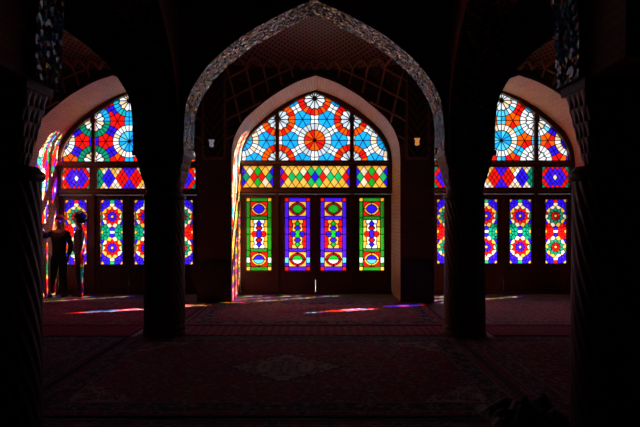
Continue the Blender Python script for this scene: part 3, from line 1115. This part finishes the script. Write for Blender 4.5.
YC, YN = 7.5, 3.625
column(-2.05, YC, 'spiral carved stone column left of the middle window, at the far carpet edge')
column(2.06, YC, 'spiral carved stone column right of the middle window, at the far carpet edge')
column(-2.06, YN, 'large dark near column cut by the left edge of the picture', True)
column(2.04, YN, 'large dark near column at the right edge of the picture beside the cloth heap', True)

# ------------------------------------------------------------------ carpets
def rug_mat(name, w, d, field, border, light, medal, accent, seed, med=True, corners=True, stripes=False):
    m, nt, b = new_mat(name); g = G(nt)
    o = g.xyz(g.coord())
    ax = g.m('ABSOLUTE', o[0]); ay = g.m('ABSOLUTE', o[1])
    e = g.m('MINIMUM', g.m('SUBTRACT', w / 2, ax), g.m('SUBTRACT', d / 2, ay))
    vec = g.comb(g.m('ADD', ax, seed), ay, seed * .37)
    # floral speckle, mirrored about both axes
    v1 = g.vor(vec, 7.0); v2 = g.vor(vec, 17.0); n1 = g.noise(vec, 9, 4)
    flower = g.m('LESS_THAN', v1, .24); ringf = g.m('LESS_THAN', g.m('ABSOLUTE', g.m('SUBTRACT', v1, .34)), .05)
    vine = g.m('LESS_THAN', g.m('ABSOLUTE', g.m('SUBTRACT', n1, .5)), .025)
    fine = g.m('LESS_THAN', v2, .2)
    def deco(basec, c1, c2, c3):
        c = g.mix(vine, basec, c2); c = g.mix(ringf, c, c1); c = g.mix(flower, c, c2); c = g.mix(fine, c, c3); return c
    if stripes:
        st = g.m('GREATER_THAN', g.m('FRACT', g.m('MULTIPLY', o[0], 9)), .5)
        c = g.mix(st, field, border); c = g.mix(fine, c, light)
    else:
        c = deco(field, accent, light, border)
        if med:
            a_, b2 = w * .145, d * .19
            q = g.m('ADD', g.m('DIVIDE', ax, a_), g.m('DIVIDE', ay, b2))
            q = g.m('ADD', q, g.m('MULTIPLY', g.m('SINE', g.m('MULTIPLY', g.m('ADD', ax, g.m('MULTIPLY', ay, -1.3)), 34)), .05))
            c = g.mix(g.m('LESS_THAN', q, 1.0), c, deco(medal, border, field, accent))
            c = g.mix(g.m('LESS_THAN', g.m('ABSOLUTE', g.m('SUBTRACT', q, 1.0)), .05), c, border)
            c = g.mix(g.m('LESS_THAN', q, .45), c, deco(border, light, medal, light))
        if corners:
            q2 = g.m('ADD', g.m('DIVIDE', g.m('SUBTRACT', w / 2 - .32, ax), w * .15), g.m('DIVIDE', g.m('SUBTRACT', d / 2 - .32, ay), d * .20))
            q2 = g.m('ADD', q2, g.m('MULTIPLY', g.m('SINE', g.m('MULTIPLY', ax, 26)), .07))
            c = g.mix(g.m('LESS_THAN', q2, 1.0), c, deco(medal, border, field, accent))
        c = g.mix(g.m('LESS_THAN', e, .34), c, light)
        c = g.mix(g.m('LESS_THAN', e, .325), c, deco(border, accent, light, field))
        c = g.mix(g.m('LESS_THAN', e, .12), c, light)
        c = g.mix(g.m('LESS_THAN', e, .105), c, deco(field, light, border, accent))
        c = g.mix(g.m('LESS_THAN', e, .03), c, border)
    g.link(c, b.inputs['Base Color'])
    b.inputs['Roughness'].default_value = .9
    b.inputs['Specular IOR Level'].default_value = .25
    g.link(g.bump(g.noise(g.coord(), 160, 2), .5, .004), b.inputs['Normal'])
    return m

RED = (.25, .016, .065); NAVY = (.035, .030, .075); CREAM = (.42, .34, .34); GREY = (.26, .23, .26); ROSE = (.36, .09, .13)
def rug(name, x0, x1, y0, y1, label, fringe=True, **k):
    w, d = x1 - x0, y1 - y0
    root = empty(name, ((x0 + x1) / 2, (y0 + y1) / 2, 0), label, 'carpet', 'carpets laid edge to edge')
    mat = rug_mat(label[:40], w, d, **k)
    b = MB()
    nx, ny = 40, 30
    rnd = random.Random(int(x0 * 100) + int(y0 * 10))
    rows = [[(-w / 2 + w * i / nx, -d / 2 + d * j / ny, .012 + .0025 * sin(i * 1.3 + j * .6) * sin(j * .9)) for i in range(nx + 1)] for j in range(ny + 1)]
    b.grid(rows)
    b.face([(-w / 2, -d / 2, .001), (w / 2, -d / 2, .001), rows[0][-1], rows[0][0]])
    b.face([(w / 2, d / 2, .001), (-w / 2, d / 2, .001), rows[-1][0], rows[-1][-1]])
    b.face([(w / 2, -d / 2, .001), (w / 2, d / 2, .001), rows[-1][-1], rows[0][-1]])
    b.face([(-w / 2, d / 2, .001), (-w / 2, -d / 2, .001), rows[0][0], rows[-1][0]])
    b.build('pile', mat, root, smooth=True)
    if fringe:
        f = MB()
        for sy_ in (-1, 1):
            k_ = 0
            x = -w / 2 + .01
            while x < w / 2 - .01:
                dx_ = rnd.uniform(-.008, .008)
                y_ = sy_ * d / 2
                f.face([(x, y_, .008), (x + .012, y_, .008), (x + .010 + dx_, y_ + sy_ * .035, .003), (x + .002 + dx_, y_ + sy_ * .035, .003)][::sy_])
                x += .022
        fo = f.build('fringe', M['fringe'], root); fo['kind'] = 'stuff'
    return root
M['fringe'] = simple('fringe yarn', (.30, .25, .22), .9, .1, 30, bump=0)

rug('large_carpet', -2.46, 1.88, 4.38, 7.32, 'large red and navy carpet with pale diamond medallion between the four columns',
    field=RED, border=NAVY, light=GREY, medal=CREAM, accent=(.12, .03, .10), seed=1.3)
rug('runner_carpet', -2.40, 2.36, 7.42, 8.03, 'narrow rose runner lying crosswise between the two far columns',
    field=ROSE, border=(.20, .05, .09), light=(.50, .32, .34), medal=ROSE, accent=GREY, seed=4.0, stripes=True)
rug('far_carpet', -1.95, 2.02, 8.12, 10.36, 'red carpet with pale corners directly before the middle window',
    field=(.42, .06, .12), border=NAVY, light=GREY, medal=(.30, .10, .14), accent=CREAM, seed=7.7)
rug('red_carpet', -6.0, -2.02, 8.12, 10.36, 'plain bordered red carpet before the left window',
    field=(.34, .015, .05), border=(.16, .02, .07), light=(.30, .16, .18), medal=RED, accent=GREY, seed=2.9, med=False, corners=False)
rug('red_carpet', -6.0, -2.485, 7.38, 8.08, 'thin crimson runner behind the left far column',
    field=(.30, .012, .04), border=(.22, .01, .04), light=RED, medal=RED, accent=RED, seed=5.9, stripes=True, fringe=False)
rug('dark_carpet', -6.0, -2.485, 4.38, 7.33, 'dark grey violet carpet along the left aisle',
    field=(.16, .04, .09), border=NAVY, light=GREY, medal=(.2, .16, .18), accent=(.14, .04, .08), seed=3.3)
rug('pale_carpet', 2.44, 6.0, 8.12, 10.36, 'pale violet carpet before the right window',
    field=(.30, .16, .24), border=(.20, .10, .18), light=(.42, .34, .38), medal=GREY, accent=(.22, .06, .12), seed=8.1, med=False)
rug('pale_carpet', 2.44, 6.0, 7.40, 8.06, 'rose carpet strip right of the right far column',
    field=(.30, .06, .12), border=(.22, .05, .1), light=GREY, medal=GREY, accent=RED, seed=6.1, stripes=True, fringe=False)
rug('aisle_carpet', 1.905, 6.0, 4.38, 7.32, 'dark red carpet with faded medallion behind the right near column',
    field=(.20, .015, .045), border=(.10, .03, .07), light=GREY, medal=(.25, .2, .24), accent=(.1, .03, .07), seed=9.4)
rug('front_carpet', -2.46, 1.88, 1.3, 4.30, 'dark bordered carpet in the foreground along the bottom edge',
    field=RED, border=(.03, .025, .05), light=GREY, medal=CREAM, accent=(.12, .03, .10), seed=11.0)

# ------------------------------------------------------------------ wall sconces on the far arcade
def sconce(x, z, sx_, label, col_, e):
    root = empty('wall_sconce', (x, 7.74, z), label, 'lamp')
    b = MB(); b.prism_y([(.035 * cos(a * pi / 5), .05 * sin(a * pi / 5)) for a in range(10)], .0, .02)
    o = b.build('back_plate', M['iron'], root); o.rotation_euler = (0, 0, pi / 2)
    b = MB(); pts = [(sx_ * .27 * t, 0, .02 + .06 * t + .05 * sin(t * pi)) for t in [i / 10 for i in range(11)]]
    b.tube(pts, .009, 6)
    b.tube([(sx_ * .05, 0, .03), (sx_ * .10, 0, -.03), (sx_ * .17, 0, .0), (sx_ * .15, 0, .05)], .006, 6)
    b.build('arm', M['iron'], root, smooth=True)
    m, nt, bs = new_mat(label[:30]); g = G(nt)
    bs.inputs['Base Color'].default_value = (*col_, 1); bs.inputs['Roughness'].default_value = .3
    bs.inputs['Emission Color'].default_value = (*col_, 1); bs.inputs['Emission Strength'].default_value = e
    rows = [[(r * cos(2 * pi * j / 16) + sx_ * .27, r * sin(2 * pi * j / 16), z2) for j in range(16)] for r, z2 in ((.012, .075), (.034, .09), (.028, .12), (.03, .15), (.045, .175), (.04, .176), (.01, .10))]
    b = MB(); b.grid(rows, closed=True); b.face(rows[0][::-1]); b.face(rows[-1]); b.build('shade', m, root, smooth=True)
sconce(-1.725, 2.53, 1, 'small white wall lamp on a curled arm left of the middle arch', (.62, .68, .85), .2)
sconce(1.725, 2.55, -1, 'small amber wall lamp on a curled arm right of the middle arch', (.85, .33, .08), .6)

# ------------------------------------------------------------------ heap of cloth by the right near column
def heap():
    rnd = random.Random(3)
    b = MB(); nx, ny = 60, 40
    from mathutils import noise
    rows = []
    for j in range(ny + 1):
        row = []
        for i in range(nx + 1):
            u = -1 + 2 * i / nx; v = -1 + 2 * j / ny
            r = sqrt(u * u + v * v)
            f = max(0, 1 - r ** 2.2)
            n_ = noise.fractal(Vector((u * 2.2, v * 2.2, 1.7)), .8, 2.2, 4)
            fold = abs(noise.noise(Vector((u * 5 + 3, v * 4, .3))))
            z = f * (.11 + .10 * n_ + .09 * fold) + .002
            row.append((u * .34 * (1 + .12 * n_), v * .30 * (1 + .15 * fold), max(.003, z)))
        rows.append(row)
    b.grid(rows)
    o = b.build('cloth_heap', simple('dark heaped cloth', (.055, .05, .06), .55, .3, 6, bump=.5), smooth=True, loc=(1.70, 4.30, .016))
    tag(o, 'crumpled heap of dark cloth on the carpet beside the right near column', 'cloth')
heap()

# ------------------------------------------------------------------ people
def skin(name, verts, edges, radii, mat, parent, root=0, sub=2):
    me = bpy.data.meshes.new(name); me.from_pydata([tuple(v) for v in verts], edges, []); me.update()
    o = bpy.data.objects.new(name, me); COL.objects.link(o); me.materials.append(mat)
    md = o.modifiers.new('skin', 'SKIN'); md.use_smooth_shade = True
    sv = me.skin_vertices[0].data
    for i, r in enumerate(radii):
        sv[i].radius = r if isinstance(r, tuple) else (r, r)
        sv[i].use_root = (i == root)
    s2 = o.modifiers.new('sub', 'SUBSURF'); s2.levels = sub; s2.render_levels = sub
    o.parent = parent
    return o


def chain(V, E, R, start, pts):
    """append a chain of (point, radius) from index start; returns last index"""
    prev = start
    for p, r in pts:
        V.append(p); R.append(r); E.append((prev, len(V) - 1)); prev = len(V) - 1
    return prev


def hand(V, E, R, wrist, wp, dirv, side, curl=.35):
    """palm and five fingers leaving wrist index; dirv: pointing direction, side: thumb direction"""
    d = Vector(dirv).normalized(); s_ = Vector(side).normalized(); n_ = d.cross(s_).normalized()
    wp = Vector(wp)
    palm = chain(V, E, R, wrist, [(wp + d * .045, (.030, .018))])
    for k, (off, ln) in enumerate(((.028, .072), (.010, .082), (-.010, .076), (-.028, .06))):
        p0 = wp + d * .088 + s_ * off
        c = curl
        chain(V, E, R, palm, [(p0, .010), (p0 + (d * cos(c) + n_ * sin(c)) * ln * .55, .0085), (p0 + (d * cos(c) + n_ * sin(c)) * ln * .55 + (d * cos(2 * c) + n_ * sin(2 * c)) * ln * .45, .0075)])
    t0 = wp + d * .035 + s_ * .038
    chain(V, E, R, palm, [(t0, .011), (t0 + (d * .6 + s_ * .6).normalized() * .035, .010), (t0 + (d * .8 + s_ * .5).normalized() * .062, .008)])


def person(name, loc, rz, scale, label, P, mats, hair_style):
    root = empty(name, loc, label, 'person')
    root.rotation_euler = (0, 0, rz); root.scale = (scale,) * 3
    V, E, R = [], [], []
    def v(p, r): V.append(Vector(p)); R.append(r); return len(V) - 1
    pel = v((0, 0, .93), (.13, .10))
    waist = chain(V, E, R, pel, [((0, 0, 1.08), (.12, .09))])
    chest = chain(V, E, R, waist, [((0, -.01, 1.28), (.145, .10)), ((0, 0, 1.40), (.12, .085))])
    neck = chain(V, E, R, chest, [((0, .0, 1.49), .052), ((0, -.01, 1.545), .052)])
    head = chain(V, E, R, neck, [((0, -.025, 1.60), (.066, .078)), ((0, -.012, 1.66), (.076, .092)), ((0, 0, 1.71), (.062, .075))])
    for sg in (-1, 1):
        sh = chain(V, E, R, chest, [((sg * .17, 0, 1.40), .055)])
        el, wr, hd, th = P['arm_l'] if sg > 0 else P['arm_r']
        w_ = chain(V, E, R, sh, [(Vector((sg * .17, 0, 1.40)).lerp(Vector(el), .5), .047), (Vector(el), .040), (Vector(el).lerp(Vector(wr), .35), .038), (Vector(wr), .026)])
        hand(V, E, R, w_, wr, hd, th)
        kn, an, toe = P['leg_l'] if sg > 0 else P['leg_r']
        hip = chain(V, E, R, pel, [((sg * .09, 0, .88), .088)])
        a_ = chain(V, E, R, hip, [(Vector((sg * .09, 0, .88)).lerp(Vector(kn), .5), .075), (Vector(kn), .054), (Vector(kn).lerp(Vector(an), .35), .055), (Vector(an), .038)])
        chain(V, E, R, a_, [(Vector(an) + Vector((0, .03, -.03)), .036), (Vector(toe), .026)])
    body = skin('body', V, E, R, mats['skin'], root)
    f = MB(); f.tube([(0, -.108, 1.675), (0, -.122, 1.655), (0, -.132, 1.640), (0, -.112, 1.632)], .010, 8); f.build('nose', mats['skin'], root, smooth=True)
    f = MB(); f.tube([(-.022, -.103, 1.606), (0, -.110, 1.608), (.022, -.103, 1.606)], .006, 6); f.build('mouth', mats['skin'], root, smooth=True)
    for sg in (-1, 1):
        f = MB(); f.tube([(sg * .080, .0, 1.68), (sg * .090, .008, 1.665), (sg * .088, .006, 1.64), (sg * .078, 0, 1.63)], .010, 6); f.build('ear', mats['skin'], root, smooth=True)
    for sg in (-1, 1):
        bm = bmesh.new(); bmesh.ops.create_uvsphere(bm, u_segments=10, v_segments=8, radius=.012)
        bmesh.ops.translate(bm, verts=bm.verts, vec=(sg * .032, -.092, 1.668))
        me = bpy.data.meshes.new('eye'); bm.to_mesh(me); bm.free(); link_obj('eye', me, mats['eye'], root)
    # clothes: top
    V, E, R = [], [], []
    h0 = v((0, 0, P['hem']), (.175, .13))
    c0 = chain(V, E, R, h0, [((0, 0, 1.05), (.152, .118)), ((0, -.01, 1.25), (.175, .128)), ((0, 0, 1.39), (.145, .108)), ((0, 0, 1.455), (.075, .07))])
    ci = 3
    for sg in (-1, 1):
        el, wr, hd, th = P['arm_l'] if sg > 0 else P['arm_r']
        stop = P['sleeve']
        pts = [(Vector((sg * .175, 0, 1.395)), .075), (Vector((sg * .17, 0, 1.40)).lerp(Vector(el), .5), .064)]
        if stop > .5: pts += [(Vector(el), .058), (Vector(el).lerp(Vector(wr), .5), .052), (Vector(el).lerp(Vector(wr), .93), .044)]
        else: pts += [(Vector(el).lerp(Vector(wr), .02), .055)]
        chain(V, E, R, ci, pts)
    skin(P['top'], V, E, R, mats['top'], root, sub=2)
    # trousers
    V, E, R = [], [], []
    t0 = v((0, 0, .98), (.14, .112))
    t1 = chain(V, E, R, t0, [((0, 0, .90), (.145, .118))])
    for sg in (-1, 1):
        kn, an, toe = P['leg_l'] if sg > 0 else P['leg_r']
        chain(V, E, R, t1, [((sg * .095, 0, .80), .098), (Vector((sg * .09, 0, .88)).lerp(Vector(kn), .6), .088), (Vector(kn), .072), (Vector(kn).lerp(Vector(an), .5), .064), (Vector(an) + Vector((0, 0, -.02)), .060)])
    skin('trousers', V, E, R, mats['trousers'], root, sub=2)
    for sg in (-1, 1):
        kn, an, toe = P['leg_l'] if sg > 0 else P['leg_r']
        V, E, R = [], [], []
        a0 = v(Vector(an) + Vector((0, .045, -.055)), (.045, .040))
        chain(V, E, R, a0, [(Vector(an).lerp(Vector(toe), .5) + Vector((0, 0, -.02)), (.046, .036)), (Vector(toe) + Vector((0, -.03, -.0)), (.040, .028))])
        skin('shoe', V, E, R, mats['shoe'], root, sub=2)
    # hair
    bm = bmesh.new(); bmesh.ops.create_icosphere(bm, subdivisions=4, radius=1)
    from mathutils import noise
    for vv in bm.verts:
        c = vv.co.copy()
        n_ = noise.noise(c * (6 if hair_style == 'curly' else 3))
        n2 = noise.noise(c * 14)
        if hair_style == 'curly':
            r = 1 + .16 * n_ + .08 * n2
            sx_, sy_, sz_ = .135, .140, .135; cz = 1.70; cy = .035
        else:
            r = 1 + .06 * n_ + .02 * n2
            sx_, sy_, sz_ = .092, .104, .085; cz = 1.705; cy = .012
        vv.co = Vector((c.x * sx_ * r, c.y * sy_ * r + cy, c.z * sz_ * r + cz))
        # open the face: push front lower part back
        if vv.co.y < -.05 and vv.co.z < 1.70:
            vv.co.y = -.05 + (vv.co.y + .05) * .15
    for fc in bm.faces: fc.smooth = True
    me = bpy.data.meshes.new('hair'); bm.to_mesh(me); bm.free(); link_obj('hair', me, mats['hair'], root)
    return root

skin_m = simple('skin', (.30, .16, .11), .5, .08, 10, bump=0)
mats1 = dict(skin=skin_m, top=simple('black jacket cloth', (.016, .015, .018), .8, .1, 30), trousers=simple('black trouser cloth', (.014, .013, .016), .85, .1, 30), shoe=simple('black leather', (.012, .012, .012), .4, .1, 10), hair=simple('black hair', (.007, .006, .005), .95, .1, 40), eye=simple('eye', (.05, .03, .02), .2, 0, 10, bump=0))
mats2 = dict(mats1, top=simple('grey shirt cloth', (.20, .18, .20), .8, .1, 30), trousers=simple('dark blue jeans', (.02, .022, .035), .85, .1, 30), hair=simple('dark curly hair', (.010, .007, .006), .95, .1, 40))
YP = 11.12
SP = FPX / YP
def pxX(px, y): return (px - 320) * y / FPX + CX
# left person: leans one hand on the side of the recess
P1 = dict(arm_r=((-.205, -.22, 1.31), (-.125, -.36, 1.43), (-.45, -.6, .45), (0, .3, 1)), arm_l=((.25, .03, 1.14), (.24, -.06, .90), (0, -.05, -1), (0, -1, 0)),
          leg_r=((-.12, -.01, .48), (-.15, .02, .09), (-.16, -.13, .035)), leg_l=((.11, -.03, .48), (.13, .02, .09), (.15, -.13, .035)),
          hem=.82, sleeve=1, top='jacket')
o = person('person', (pxX(59.2, YP), YP, -.002), -0.08, .93, 'person in black jacket, one arm propped on the left window recess wall', P1, mats1, 'short')
P2 = dict(arm_r=((-.23, -.02, 1.13), (-.20, -.16, .96), (.1, -.4, -1), (1, 0, 0)), arm_l=((.24, .02, 1.13), (.23, -.04, .88), (0, -.05, -1), (0, -1, 0)),
          leg_r=((-.08, -.02, .48), (-.08, .02, .09), (-.09, -.13, .035)), leg_l=((.09, .0, .48), (.10, .03, .09), (.12, -.12, .035)),
          hem=.88, sleeve=1, top='shirt')
person('person', (pxX(79.5, YP + .05), YP + .05, -.002), -1.15, .95, 'person with bushy curly hair and grey shirt standing before the left window', P2, mats2, 'curly')
